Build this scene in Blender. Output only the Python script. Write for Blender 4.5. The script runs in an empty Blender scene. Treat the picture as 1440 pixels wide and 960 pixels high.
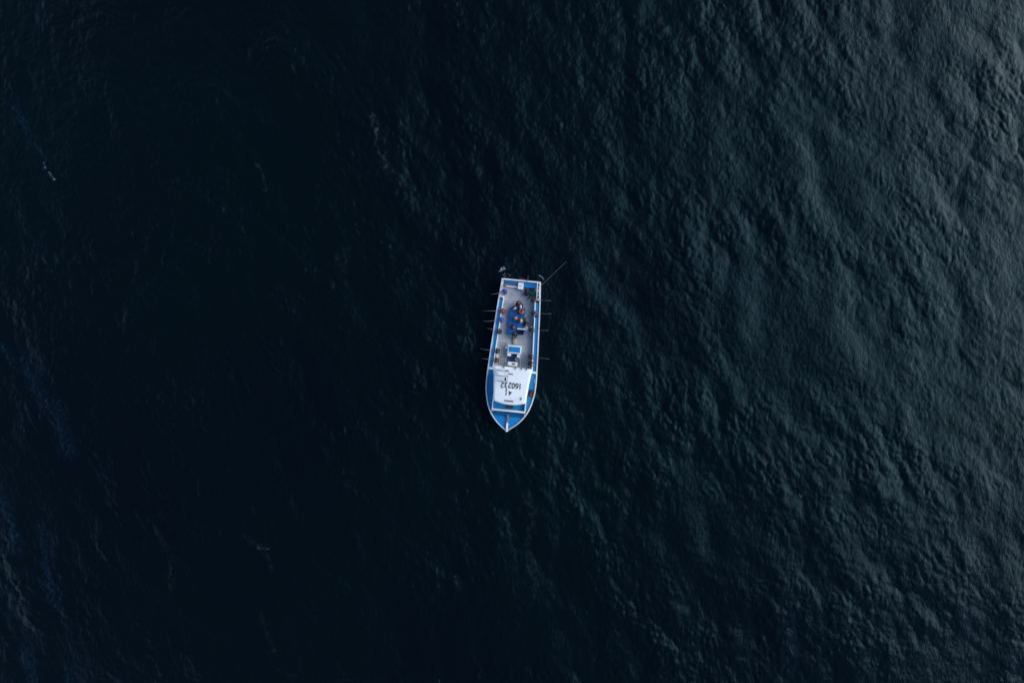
import bpy, bmesh, math, random
import numpy as np
from mathutils import Vector, Matrix

random.seed(11)
sc = bpy.context.scene
C = sc.collection
R = math.radians

# ------------------------------------------------------------------ camera
CAM_H = 67.0                 # drone height above the sea, metres
SEA_W = 100.7                # metres of sea across the frame
PPM = 1440.0 / SEA_W         # photograph pixels per metre at sea level
cd = bpy.data.cameras.new('camera')
cam = bpy.data.objects.new('camera', cd)
C.objects.link(cam)
cam.location = (0, 0, CAM_H)
cam.rotation_euler = (0, 0, 0)
cd.sensor_width = 36.0
cd.lens = 36.0 * CAM_H / SEA_W
cd.clip_start = 0.5
cd.clip_end = 20000
sc.camera = cam

# ------------------------------------------------------------------ sky and sun
SUN_AZ = R(12)               # counter-clockwise from +X
SUN_EL = R(31)
w = bpy.data.worlds.new('World')
sc.world = w
w.use_nodes = True
nt = w.node_tree
nt.nodes.clear()
sky = nt.nodes.new('ShaderNodeTexSky')
sky.sky_type = 'NISHITA'
sky.sun_disc = False
sky.sun_elevation = SUN_EL
sky.sun_rotation = math.pi / 2 - SUN_AZ
sky.air_density = 1.0
sky.dust_density = 0.25
sky.ozone_density = 3.5
bg = nt.nodes.new('ShaderNodeBackground')
bg.inputs['Strength'].default_value = 0.08
wo = nt.nodes.new('ShaderNodeOutputWorld')
nt.links.new(sky.outputs[0], bg.inputs[0])
nt.links.new(bg.outputs[0], wo.inputs[0])
sl = bpy.data.lights.new('sun', 'SUN')
sl.energy = 1.45
sl.angle = R(60)
sl.color = (1.0, 0.975, 0.94)
so = bpy.data.objects.new('sun', sl)
C.objects.link(so)
sd = Vector((math.cos(SUN_AZ) * math.cos(SUN_EL), math.sin(SUN_AZ) * math.cos(SUN_EL), math.sin(SUN_EL)))
so.rotation_euler = sd.to_track_quat('Z', 'Y').to_euler()
so.location = sd * 60

sc.view_settings.view_transform = 'Standard'
sc.view_settings.look = 'None'
sc.view_settings.exposure = 1.25
sc.view_settings.gamma = 1.0


# ------------------------------------------------------------------ materials
def mat(name, col, rough=0.5, metal=0.0, var=0.12, scale=3.0, bump=0.0, bscale=40.0, dirt=None, dirt_amt=0.0, spec=0.4):
    m = bpy.data.materials.new(name)
    m.use_nodes = True
    n = m.node_tree
    b = n.nodes['Principled BSDF']
    b.inputs['Roughness'].default_value = rough
    b.inputs['Metallic'].default_value = metal
    b.inputs['Specular IOR Level'].default_value = spec
    tc = n.nodes.new('ShaderNodeTexCoord')
    no = n.nodes.new('ShaderNodeTexNoise')
    no.inputs['Scale'].default_value = scale
    no.inputs['Detail'].default_value = 6
    no.inputs['Roughness'].default_value = 0.65
    n.links.new(tc.outputs['Object'], no.inputs['Vector'])
    r = n.nodes.new('ShaderNodeValToRGB')
    r.color_ramp.elements[0].position = 0.3
    r.color_ramp.elements[1].position = 0.7
    r.color_ramp.elements[0].color = tuple(c * (1 - var) for c in col) + (1,)
    r.color_ramp.elements[1].color = tuple(min(0.85, c * (1 + var)) for c in col) + (1,)
    n.links.new(no.outputs['Fac'], r.inputs['Fac'])
    src = r.outputs['Color']
    if dirt:
        n2 = n.nodes.new('ShaderNodeTexNoise')
        n2.inputs['Scale'].default_value = scale * 0.9
        n2.inputs['Detail'].default_value = 9
        n2.inputs['Roughness'].default_value = 0.75
        n.links.new(tc.outputs['Object'], n2.inputs['Vector'])
        r2 = n.nodes.new('ShaderNodeValToRGB')
        r2.color_ramp.elements[0].position = 0.52
        r2.color_ramp.elements[1].position = 0.72
        r2.color_ramp.elements[0].color = (0, 0, 0, 1)
        r2.color_ramp.elements[1].color = (dirt_amt,) * 3 + (1,)
        n.links.new(n2.outputs['Fac'], r2.inputs['Fac'])
        mx = n.nodes.new('ShaderNodeMixRGB')
        mx.inputs['Color2'].default_value = dirt + (1,)
        n.links.new(r2.outputs['Color'], mx.inputs['Fac'])
        n.links.new(src, mx.inputs['Color1'])
        src = mx.outputs['Color']
    n.links.new(src, b.inputs['Base Color'])
    if bump:
        n3 = n.nodes.new('ShaderNodeTexNoise')
        n3.inputs['Scale'].default_value = bscale
        n3.inputs['Detail'].default_value = 4
        n.links.new(tc.outputs['Object'], n3.inputs['Vector'])
        bp = n.nodes.new('ShaderNodeBump')
        bp.inputs['Strength'].default_value = bump
        bp.inputs['Distance'].default_value = 0.02
        n.links.new(n3.outputs['Fac'], bp.inputs['Height'])
        n.links.new(bp.outputs['Normal'], b.inputs['Normal'])
    return m


M = {}
M['white'] = mat('white_paint', (0.84, 0.83, 0.80), 0.4, var=0.05, scale=1.2, dirt=(0.42, 0.40, 0.36), dirt_amt=0.35)
M['rim'] = mat('rim_paint', (0.66, 0.66, 0.66), 0.5, var=0.12, scale=2.0, dirt=(0.28, 0.20, 0.15), dirt_amt=0.5)
M['blue'] = mat('blue_deck_paint', (0.004, 0.19, 0.42), 0.45, var=0.22, scale=1.6, dirt=(0.06, 0.20, 0.32), dirt_amt=0.6)
M['blue_lid'] = mat('blue_lid_paint', (0.003, 0.19, 0.46), 0.4, var=0.15, scale=3.0, dirt=(0.04, 0.20, 0.38), dirt_amt=0.6)
M['blue_box'] = mat('blue_box_paint', (0.004, 0.12, 0.36), 0.45, var=0.25, scale=3.5, dirt=(0.005, 0.06, 0.20), dirt_amt=0.7)
M['blue_tarp'] = mat('dark_blue_tarp', (0.008, 0.05, 0.17), 0.6, var=0.4, scale=6.0, bump=0.6, bscale=9)
M['deck'] = mat('grey_deck', (0.40, 0.415, 0.43), 0.75, var=0.14, scale=1.1, dirt=(0.13, 0.13, 0.15), dirt_amt=0.5, bump=0.2, bscale=60)
M['hull'] = mat('hull_paint', (0.55, 0.58, 0.62), 0.4, var=0.15, scale=1.0, dirt=(0.25, 0.14, 0.09), dirt_amt=0.6)
M['anti'] = mat('antifouling_paint', (0.10, 0.022, 0.016), 0.7, var=0.3)
M['steel'] = mat('grey_steel', (0.30, 0.32, 0.34), 0.35, metal=0.7, var=0.15, scale=5)
M['pole'] = mat('pale_rod', (0.17, 0.17, 0.17), 0.35, var=0.1, scale=5)
M['dark'] = mat('dark_rubber', (0.02, 0.02, 0.024), 0.6, var=0.2)
M['glass'] = mat('dark_glass', (0.012, 0.016, 0.02), 0.08, var=0.1, spec=0.6)
M['ink'] = mat('black_paint', (0.02, 0.022, 0.028), 0.5, var=0.2)
M['greyink'] = mat('grey_paint', (0.12, 0.13, 0.14), 0.5, var=0.2)
M['wood'] = mat('weathered_wood', (0.20, 0.15, 0.16), 0.8, var=0.35, scale=6, bump=0.3)
M['rope'] = mat('pale_rope', (0.10, 0.11, 0.115), 0.8, var=0.25, scale=12)
M['net'] = mat('green_net', (0.008, 0.075, 0.065), 0.8, var=0.45, scale=9)
M['tan'] = mat('tan_canvas', (0.40, 0.37, 0.31), 0.8, var=0.15, scale=5)
M['skin'] = mat('skin', (0.30, 0.165, 0.115), 0.5, var=0.06, scale=12)
M['hair'] = mat('black_hair', (0.012, 0.011, 0.012), 0.5, var=0.3, scale=30)
M['boot'] = mat('black_boot', (0.02, 0.02, 0.02), 0.5, var=0.2)
M['foam'] = mat('foam', (0.34, 0.40, 0.44), 0.7, var=0.15, scale=8)
_cl = {}


def cloth(col):
    k = tuple(round(c, 3) for c in col)
    if k not in _cl:
        _cl[k] = mat('cloth', col, 0.85, var=0.25, scale=9, bump=0.5, bscale=14)
    return _cl[k]


# ------------------------------------------------------------------ building helpers
def link(name, me, m=None, parent=None):
    o = bpy.data.objects.new(name, me)
    C.objects.link(o)
    if m is not None:
        for mm in (m if isinstance(m, (list, tuple)) else [m]):
            me.materials.append(mm)
    if parent is not None:
        o.parent = parent
    return o


def finish(name, bm, m, parent=None, smooth=False):
    bmesh.ops.recalc_face_normals(bm, faces=bm.faces)
    me = bpy.data.meshes.new(name)
    bm.to_mesh(me)
    bm.free()
    if smooth:
        for p in me.polygons:
            p.use_smooth = True
    return link(name, me, m, parent)


def tag(o, label=None, cat=None, group=None, kind=None):
    if label:
        o['label'] = label
    if cat:
        o['category'] = cat
    if group:
        o['group'] = group
    if kind:
        o['kind'] = kind
    return o


def empty(name, parent=None):
    o = bpy.data.objects.new(name, None)
    C.objects.link(o)
    o.empty_display_size = 0.3
    if parent:
        o.parent = parent
    return o


def box(bm, x0, x1, y0, y1, z0, z1, bev=0.0, top=1.0):
    """axis box, optionally bevelled, top face scaled by `top`"""
    r = bmesh.ops.create_cube(bm, size=1.0)
    vs = r['verts']
    cx, cy, cz = (x0 + x1) / 2, (y0 + y1) / 2, (z0 + z1) / 2
    for v in vs:
        s = top if v.co.z > 0 else 1.0
        v.co = Vector((cx + v.co.x * abs(x1 - x0) * s, cy + v.co.y * abs(y1 - y0) * s, cz + v.co.z * abs(z1 - z0)))
    if bev:
        es = list({e for v in vs for e in v.link_edges})
        bmesh.ops.bevel(bm, geom=es, offset=bev, segments=2, affect='EDGES', profile=0.6)


def tube(bm, pts, r0, r1=None, n=8, cap=True):
    """swept tube through pts with radius r0 -> r1"""
    pts = [Vector(p) for p in pts]
    r1 = r0 if r1 is None else r1
    rings = []
    for i, p in enumerate(pts):
        a = pts[max(i - 1, 0)]
        b = pts[min(i + 1, len(pts) - 1)]
        d = (b - a).normalized()
        up = Vector((0, 0, 1)) if abs(d.z) < 0.9 else Vector((1, 0, 0))
        s = d.cross(up).normalized()
        t = s.cross(d)
        r = r0 + (r1 - r0) * i / (len(pts) - 1)
        rings.append([bm.verts.new(p + s * math.cos(2 * math.pi * k / n) * r + t * math.sin(2 * math.pi * k / n) * r) for k in range(n)])
    for a, b in zip(rings, rings[1:]):
        for k in range(n):
            bm.faces.new((a[k], a[(k + 1) % n], b[(k + 1) % n], b[k]))
    if cap:
        bm.faces.new(rings[0])
        bm.faces.new(rings[-1])


def ball(bm, c, rx, ry=None, rz=None, seg=12, zmin=None):
    ry = rx if ry is None else ry
    rz = rx if rz is None else rz
    r = bmesh.ops.create_uvsphere(bm, u_segments=seg, v_segments=max(6, seg * 2 // 3), radius=1.0)
    for v in r['verts']:
        z = v.co.z if zmin is None else max(v.co.z, zmin)
        v.co = Vector((c[0] + v.co.x * rx, c[1] + v.co.y * ry, c[2] + z * rz))


def prism(bm, poly, z0, z1, ztop=None):
    """extruded outline; ztop(x, y) may raise the top"""
    a = [bm.verts.new((x, y, z0)) for x, y in poly]
    b = [bm.verts.new((x, y, z1 if ztop is None else ztop(x, y))) for x, y in poly]
    n = len(poly)
    for i in range(n):
        bm.faces.new((a[i], a[(i + 1) % n], b[(i + 1) % n], b[i]))
    bm.faces.new(a[::-1])
    bm.faces.new(b)
    bmesh.ops.triangulate(bm, faces=[f for f in bm.faces if len(f.verts) > 4])


# ------------------------------------------------------------------ the sea
N = 1024
TILE = 148.0
DX = TILE / N


def spectrum(seed, lam_peak, rms_slope, theta, spread, lam_min, lam_max, p=3.6):
    rng = np.random.default_rng(seed)
    k1 = np.fft.fftfreq(N, d=DX) * 2 * np.pi
    kx, ky = np.meshgrid(k1, k1, indexing='xy')
    k = np.hypot(kx, ky)
    k[0, 0] = 1e-6
    kp = 2 * np.pi / lam_peak
    S = k ** (-p) * np.exp(-1.0 * (kp / k) ** 2)
    cosd = (kx * math.cos(theta) + ky * math.sin(theta)) / k
    S = S * (spread + (1 - spread) * np.abs(cosd) ** 4)
    S = S * (k < 2 * np.pi / lam_min) * (k > 2 * np.pi / lam_max)
    a = (rng.normal(size=S.shape) + 1j * rng.normal(size=S.shape)) * np.sqrt(S)
    a[0, 0] = 0
    gx = np.fft.ifft2(1j * kx * a).real
    gy = np.fft.ifft2(1j * ky * a).real
    sc_ = rms_slope / math.sqrt((gx ** 2 + gy ** 2).mean())
    h = np.fft.ifft2(a).real * sc_
    dx = np.fft.ifft2(1j * kx / k * a).real * sc_
    dy = np.fft.ifft2(1j * ky / k * a).real * sc_
    return h, dx, dy


HS = [spectrum(3, 13.0, 0.053, R(28), 0.06, 3.0, 60.0),
      spectrum(8, 4.8, 0.068, R(24), 0.12, 0.9, 12.0),
      spectrum(5, 0.8, 0.13, R(26), 0.20, 0.32, 2.6, 3.0),
      spectrum(15, 2.0, 0.045, R(112), 0.08, 0.5, 4.0)]
# gusts: patches where the short waves are steeper
gust, _, _ = spectrum(21, 30.0, 0.05, R(110), 0.5, 12.0, 120.0, p=3.0)
gust = (gust - gust.mean()) / gust.std()
G = 1.0 + 0.30 * np.clip(gust, -1.8, 1.8)
# ripples ride steeper on the crests of the longer waves and in loose patches, and lie down in the troughs
ride = HS[0][0] / HS[0][0].std() + 0.7 * HS[1][0] / HS[1][0].std()
patch, _, _ = spectrum(33, 7.0, 0.05, R(60), 0.4, 3.0, 30.0, p=2.6)
patch = patch / patch.std()
G2 = G * np.clip(1.0 + 0.28 * ride + 0.38 * patch, 0.22, 2.3)
Hh = HS[0][0] + HS[1][0] * G + HS[2][0] * G2 + HS[3][0]
Dx = HS[0][1] + HS[1][1] * G + HS[2][1] * G2 * 0.8 + HS[3][1] * 0.6
Dy = HS[0][2] + HS[1][2] * G + HS[2][2] * G2 * 0.8 + HS[3][2] * 0.6
CHOP = 1.0


def samp(A, x, y):
    """bilinear, periodic"""
    fx = (np.asarray(x) / DX) % N
    fy = (np.asarray(y) / DX) % N
    i = np.floor(fx).astype(int)
    j = np.floor(fy).astype(int)
    tx, ty = fx - i, fy - j
    i %= N
    j %= N
    i2, j2 = (i + 1) % N, (j + 1) % N
    return (A[j, i] * (1 - tx) + A[j, i2] * tx) * (1 - ty) + (A[j2, i] * (1 - tx) + A[j2, i2] * tx) * ty


def px(x, y, z=0.0):
    """photograph pixel -> point of the place at height z"""
    k = (CAM_H - z) / CAM_H / PPM
    return (x - 720) * k, -(y - 480) * k


def axis(half, step, far):
    core = np.arange(-half, half + 1e-6, step)
    out = [half]
    s = step
    while out[-1] < far:
        s *= 1.18
        out.append(out[-1] + s)
    out = np.array(out[1:])
    return np.concatenate([-out[::-1], core, out])


xs = axis(60.0, 0.125, 9000.0)
ys = axis(43.0, 0.125, 9000.0)
X, Y = np.meshgrid(xs, ys, indexing='xy')
fade = np.exp(-np.maximum(0, np.hypot(np.maximum(np.abs(X) - 60, 0), np.maximum(np.abs(Y) - 43, 0))) / 60.0)
Z = samp(Hh, X, Y) * fade
XX = X - CHOP * samp(Dx, X, Y) * fade
YY = Y - CHOP * samp(Dy, X, Y) * fade

# thin foam films and slicks on the water, as loose strokes
rngf = np.random.default_rng(4)
FOAM = np.zeros_like(X)
DEEP = np.zeros_like(X)
inner = (np.abs(X) < 58) & (np.abs(Y) < 42)
nz1 = samp(HS[2][0], X * 1.7, Y * 1.7)
nz1 = (nz1 - nz1.mean()) / nz1[inner].std()
nz2 = samp(HS[1][0], X * 1.3 + 20, Y * 1.3)
nz2 = nz2 / nz2[inner].std()
strokes = [
    ([(524, 160), (531, 195), (545, 238), (572, 262), (592, 305)], 0.22, 0.30),
    ([(526, 165), (536, 215), (546, 250)], 0.5, 0.12),
    ([(742, 690), (747, 720), (744, 770), (752, 830), (745, 850)], 0.35, 0.15),
    ([(690, 180), (702, 215), (712, 232)], 0.5, 0.12),
    ([(8, 140), (34, 175), (52, 205), (62, 236)], 0.4, 0.16),
    ([(0, 486), (8, 498), (18, 512)], 0.4, 0.22),
    ([(34, 505), (50, 545), (82, 580), (95, 640)], 0.7, 0.13),
    ([(10, 700), (16, 740), (22, 770)], 0.6, 0.15),
    ([(56, 742), (66, 780), (74, 850)], 0.5, 0.22),
    ([(36, 920), (46, 955)], 0.9, 0.14), ([(90, 940), (96, 958)], 0.5, 0.15),
    ([(362, 232), (366, 250), (374, 268)], 0.2, 0.25),
    ([(345, 752), (366, 768), (380, 800)], 0.3, 0.12),
    ([(368, 860), (378, 890), (385, 915)], 0.3, 0.15),
    ([(1132, 690), (1140, 710)], 0.3, 0.2),
    ([(240, 790), (242, 830)], 0.4, 0.1), ([(486, 350), (480, 380)], 0.5, 0.12),
    ([(640, 812), (646, 822)], 0.35, 0.2),
]
for pts, wd, amp in strokes:
    P = [px(*p) for p in pts]
    d = np.full_like(X, 1e9)
    for (ax, ay), (bx, by) in zip(P, P[1:]):
        L2 = (bx - ax) ** 2 + (by - ay) ** 2
        t = np.clip(((X - ax) * (bx - ax) + (Y - ay) * (by - ay)) / L2, 0, 1)
        d = np.minimum(d, np.hypot(X - ax - t * (bx - ax) + 0.22 * nz2, Y - ay - t * (by - ay)))
    (DEEP if pts[0][0] < 120 else FOAM)[...] += (0.9 if pts[0][0] < 120 else 0.8) * amp * np.exp(-(d / (wd * 0.75)) ** 2) * np.clip(0.55 + 0.55 * nz1, 0, 2)
FOAM = np.clip(FOAM, 0, 1)

ny, nx = X.shape
co = np.empty((ny * nx, 3), dtype=np.float32)
co[:, 0] = XX.ravel()
co[:, 1] = YY.ravel()
co[:, 2] = Z.ravel()
ii = np.arange(ny * nx).reshape(ny, nx)
quads = np.stack([ii[:-1, :-1], ii[:-1, 1:], ii[1:, 1:], ii[1:, :-1]], axis=-1).reshape(-1, 4).astype(np.int32)
wm = bpy.data.meshes.new('water')
wm.vertices.add(len(co))
wm.vertices.foreach_set('co', co.ravel())
wm.loops.add(quads.size)
wm.loops.foreach_set('vertex_index', quads.ravel())
wm.polygons.add(len(quads))
wm.polygons.foreach_set('loop_start', np.arange(0, quads.size, 4, dtype=np.int32))
wm.polygons.foreach_set('loop_total', np.full(len(quads), 4, dtype=np.int32))
wm.polygons.foreach_set('use_smooth', np.ones(len(quads), dtype=bool))
wm.update(calc_edges=True)
fb = wm.attributes.new('bubble_film', 'FLOAT', 'POINT')
fb.data.foreach_set('value', np.clip(DEEP, 0, 1).ravel().astype(np.float32))
fa = wm.attributes.new('foam_film', 'FLOAT', 'POINT')
fa.data.foreach_set('value', FOAM.ravel().astype(np.float32))

wmat = bpy.data.materials.new('sea_water')
wmat.use_nodes = True
n = wmat.node_tree
b = n.nodes['Principled BSDF']
b.inputs['IOR'].default_value = 1.333
b.inputs['Specular Tint'].default_value = (0.30, 0.76, 1.0, 1)
b.inputs['Roughness'].default_value = 0.11
b.inputs['Specular IOR Level'].default_value = 0.22
tc = n.nodes.new('ShaderNodeTexCoord')
mp = n.nodes.new('ShaderNodeMapping')
mp.inputs['Rotation'].default_value = (0, 0, R(-25))
mp.inputs['Scale'].default_value = (1.0, 0.55, 1.0)
n.links.new(tc.outputs['Object'], mp.inputs['Vector'])
n1 = n.nodes.new('ShaderNodeTexNoise')
n1.inputs['Scale'].default_value = 3.2
n1.inputs['Detail'].default_value = 5
n1.inputs['Roughness'].default_value = 0.62
n.links.new(mp.outputs[0], n1.inputs['Vector'])
bp = n.nodes.new('ShaderNodeBump')
bp.inputs['Strength'].default_value = 0.75
bp.inputs['Distance'].default_value = 0.10
n.links.new(n1.outputs['Fac'], bp.inputs['Height'])
n.links.new(bp.outputs['Normal'], b.inputs['Normal'])
n2 = n.nodes.new('ShaderNodeTexNoise')
n2.inputs['Scale'].default_value = 0.035
n2.inputs['Detail'].default_value = 3
n.links.new(tc.outputs['Object'], n2.inputs['Vector'])
cr = n.nodes.new('ShaderNodeValToRGB')
cr.color_ramp.elements[0].position = 0.35
cr.color_ramp.elements[1].position = 0.65
cr.color_ramp.elements[0].color = (0.0012, 0.0030, 0.0046, 1)
cr.color_ramp.elements[1].color = (0.0013, 0.0044, 0.0052, 1)
n.links.new(n2.outputs['Fac'], cr.inputs['Fac'])
at = n.nodes.new('ShaderNodeAttribute')
at.attribute_name = 'foam_film'
mx = n.nodes.new('ShaderNodeMixRGB')
mx.inputs['Color2'].default_value = (0.10, 0.13, 0.14, 1)
n4 = n.nodes.new('ShaderNodeTexNoise')
n4.inputs['Scale'].default_value = 3.5
n4.inputs['Detail'].default_value = 6
n4.inputs['Roughness'].default_value = 0.7
n.links.new(mp.outputs[0], n4.inputs['Vector'])
mr = n.nodes.new('ShaderNodeMapRange')
mr.inputs['From Min'].default_value = 0.42
mr.inputs['From Max'].default_value = 0.66
mr.inputs['To Min'].default_value = 0.05
mr.inputs['To Max'].default_value = 1.2
n.links.new(n4.outputs['Fac'], mr.inputs['Value'])
ml = n.nodes.new('ShaderNodeMath')
ml.operation = 'MULTIPLY'
ml.use_clamp = True
n.links.new(at.outputs['Fac'], ml.inputs[0])
n.links.new(mr.outputs[0], ml.inputs[1])
n.links.new(ml.outputs[0], mx.inputs['Fac'])
n.links.new(cr.outputs['Color'], mx.inputs['Color1'])
at2 = n.nodes.new('ShaderNodeAttribute')
at2.attribute_name = 'bubble_film'
ml2 = n.nodes.new('ShaderNodeMath')
ml2.operation = 'MULTIPLY'
ml2.use_clamp = True
n.links.new(at2.outputs['Fac'], ml2.inputs[0])
n.links.new(mr.outputs[0], ml2.inputs[1])
mx2 = n.nodes.new('ShaderNodeMixRGB')
mx2.inputs['Color2'].default_value = (0.035, 0.12, 0.22, 1)
n.links.new(ml2.outputs[0], mx2.inputs['Fac'])
n.links.new(mx.outputs['Color'], mx2.inputs['Color1'])
n.links.new(mx2.outputs['Color'], b.inputs['Base Color'])
water = link('water', wm, wmat)
tag(water, 'dark rippled open sea around the fishing boat', kind='structure')


def sea_z(x, y):
    u, v = x, y
    for _ in range(4):
        u = x + CHOP * float(samp(Dx, u, v))
        v = y + CHOP * float(samp(Dy, u, v))
    return float(samp(Hh, u, v))


# ------------------------------------------------------------------ the boat
RZ = R(174.3)
ORG = ((722.9 - 720) / PPM, -(497.1 - 480) / PPM)
BOAT = Matrix.Translation((ORG[0], ORG[1], 0.0)) @ Matrix.Rotation(RZ, 4, 'Z')
INV = BOAT.inverted()


def at_boat(x, y, z):
    """photograph pixel at height z -> boat coordinates (+Y to the bow, +X to image left)"""
    wx, wy = px(x, y, z)
    v = INV @ Vector((wx, wy, z))
    return v.x, v.y


boat = empty('fishing_boat')
boat.matrix_world = BOAT
tag(boat, 'long white and blue fishing boat with anglers along its open grey deck', 'fishing boat')

# half widths of the sheer line, stern to bow
SH = [(-7.09, 1.87), (-6.2, 1.93), (-5.4, 2.00), (-3.9, 2.10), (-2.75, 2.16), (-1.96, 2.20), (-0.4, 2.29), (1.5, 2.38),
      (2.6, 2.42), (3.57, 2.39), (4.17, 2.28), (4.7, 2.16), (5.2, 2.00), (5.6, 1.81), (5.95, 1.60), (6.3, 1.33), (6.6, 1.06), (6.85, 0.78),
      (7.05, 0.52), (7.22, 0.28), (7.32, 0.10), (7.36, 0.03)]


def hw(y):
    return float(np.interp(y, [a for a, _ in SH], [b_ for _, b_ in SH]))


def sheer(y):
    return 1.25 + 0.55 * max(0.0, (y - 1.0) / 6.4) ** 1.7


def stations(y0, y1, step=0.3):
    s = sorted(set([y0, y1] + [y for y, _ in SH if y0 < y < y1] + list(np.arange(y0, y1, step))))
    return [s[0]] + [b_ for a, b_ in zip(s, s[1:]) if b_ - a > 0.02]


# hull shell
bm = bmesh.new()
rows = []
for y in stations(-7.09, 7.36):
    W, zs = hw(y), sheer(y)
    fl = 1.0 - 0.30 * max(0, (y - 2) / 5.4) ** 1.2
    t = max(0, (y - 5.5) / 1.9)
    yk = y - 0.9 * t
    row = []
    for s in (1, -1):
        r_ = [(s * W, y, zs - 0.03), (s * W * 0.975 * (0.4 + 0.6 * fl), y - 0.25 * t, 0.60), (s * W * 0.93 * fl, y - 0.55 * t, 0.10), (s * W * 0.80 * fl, yk, -0.35), (0, yk, -0.85)]
        row += r_ if s == 1 else r_[:4][::-1]
    rows.append([bm.verts.new(p) for p in row])
for a, b_ in zip(rows, rows[1:]):
    for k in range(8):
        f = bm.faces.new((a[k], a[k + 1], b_[k + 1], b_[k]))
        f.material_index = 1 if k in (2, 3, 4, 5) else 0
bm.faces.new(rows[0])
bm.faces.new(rows[-1])
finish('hull', bm, [M['hull'], M['anti']], boat)


def strip(name, y0, y1, inner_f, outer_f, z0f, z1f, m, sides=(1, -1), parent=boat, step=0.3):
    """a solid strip that follows the hull side, one mesh for each side"""
    for s in sides:
        bm = bmesh.new()
        prev = None
        ss = stations(y0, y1, step)
        for q, y in enumerate(ss):
            a, o_, lo, hi = inner_f(y), outer_f(y), z0f(y), z1f(y)
            r = [bm.verts.new((s * a, y, lo)), bm.verts.new((s * o_, y, lo)), bm.verts.new((s * o_, y, hi)), bm.verts.new((s * a, y, hi))]
            if prev:
                for k in range(4):
                    bm.faces.new((prev[k], prev[(k + 1) % 4], r[(k + 1) % 4], r[k]))
            if q in (0, len(ss) - 1):
                bm.faces.new(r)
            prev = r
        finish(name, bm, m, parent)


# gunwale: pale rim right round, a narrow proud band
strip('gunwale', -7.14, 7.36, lambda y: max(0.0, hw(y) - 0.085), lambda y: hw(y) + 0.035, lambda y: sheer(y) - 0.10, lambda y: sheer(y) + 0.045, M['rim'])
bm = bmesh.new()
box(bm, -1.78, 1.78, -7.15, -7.02, 1.12, 1.297, 0.015)
finish('transom_rail', bm, M['rim'], boat)
bm = bmesh.new()
tube(bm, [(-1.8, -7.19, 0.95), (0, -7.19, 0.95), (1.8, -7.19, 0.95)], 0.05)
finish('rubbing_strake', bm, M['anti'], boat)
# blue side decks
WD = 0.43
strip('side_deck', -5.15, 1.50, lambda y: hw(y) - WD + 0.002, lambda y: hw(y) - 0.087, lambda y: sheer(y) - 0.30, lambda y: sheer(y) - 0.06, M['blue'])
strip('side_deck', 1.70, 5.45, lambda y: 1.0, lambda y: max(1.02, hw(y) - 0.087 - 0.05 * max(0.0, (y - 2) / 3.4)), lambda y: sheer(y) - 0.12, lambda y: sheer(y) - 0.08, M['blue'])
# white coaming on the inboard edge of the side decks, rounded at its stern end
strip('coaming', -5.28, 1.48, lambda y: hw(y) - WD - 0.10, lambda y: hw(y) - WD, lambda y: 0.60, lambda y: sheer(y) + 0.03, M['white'])
for s in (1, -1):
    bm = bmesh.new()
    y = -5.28
    pts = [(s * (hw(y) - WD - 0.05), y + 0.02, 1.19), (s * (hw(y) - WD + 0.02), y - 0.10, 1.19), (s * (hw(y) - 0.25), y - 0.13, 1.19), (s * (hw(y) - 0.09), y - 0.05, 1.19)]
    tube(bm, pts, 0.062, n=10)
    finish('coaming_end', bm, M['white'], boat, True)
# thin bulwark wall near the stern
strip('bulwark', -7.02, -5.28, lambda y: hw(y) - 0.16, lambda y: hw(y) - 0.088, lambda y: 0.60, lambda y: sheer(y) - 0.02, M['rim'])
# work deck
bm = bmesh.new()
ss = stations(-7.0, 1.60)
pl = [(hw(y) - 0.10 if y < -5.3 else hw(y) - WD - 0.02, y) for y in ss]
pl = pl + [(-x, y) for x, y in pl[::-1]]
prism(bm, pl, 0.50, 0.62)
finish('work_deck', bm, M['deck'], boat)
# cross ties where the house begins
for s in (1, -1):
    bm = bmesh.new()
    box(bm, s * 1.72, s * (hw(1.6) - 0.087), 1.50, 1.70, 1.10, 1.335, 0.012)
    finish('cross_tie', bm, M['white'], boat)

# stern deck in blue, raised a step above the work deck
bm = bmesh.new()
box(bm, -1.72, -0.12, -7.02, -6.50, 0.62, 1.06, 0.012)
finish('stern_deck', bm, M['blue_lid'], boat)
bm = bmesh.new()
box(bm, -0.12, 1.70, -7.02, -6.80, 0.62, 1.07, 0.012)
finish('stern_deck', bm, M['blue'], boat)
bm = bmesh.new()
box(bm, 0.16, 1.62, -6.795, -6.50, 0.62, 0.80, 0.01)
finish('stern_locker', bm, M['steel'], boat)
bm = bmesh.new()
box(bm, 0.16, 1.45, -6.495, -6.41, 0.62, 0.98, 0.012)
finish('stern_sill', bm, M['white'], boat)

# foredeck
bm = bmesh.new()
ys_ = stations(5.45, 7.2, 0.2)
pl = [(hw(y) - 0.08, y) for y in ys_ if hw(y) > 0.1]
pl = pl + [(-x, y) for x, y in pl[::-1]]
prism(bm, pl, 1.56, 1.6, lambda x, y: sheer(y) - 0.075)
for v in bm.verts:
    if v.co.z < 1.561:
        v.co.z = sheer(v.co.y) - 0.15
finish('foredeck', bm, M['blue_lid'], boat)
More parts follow.
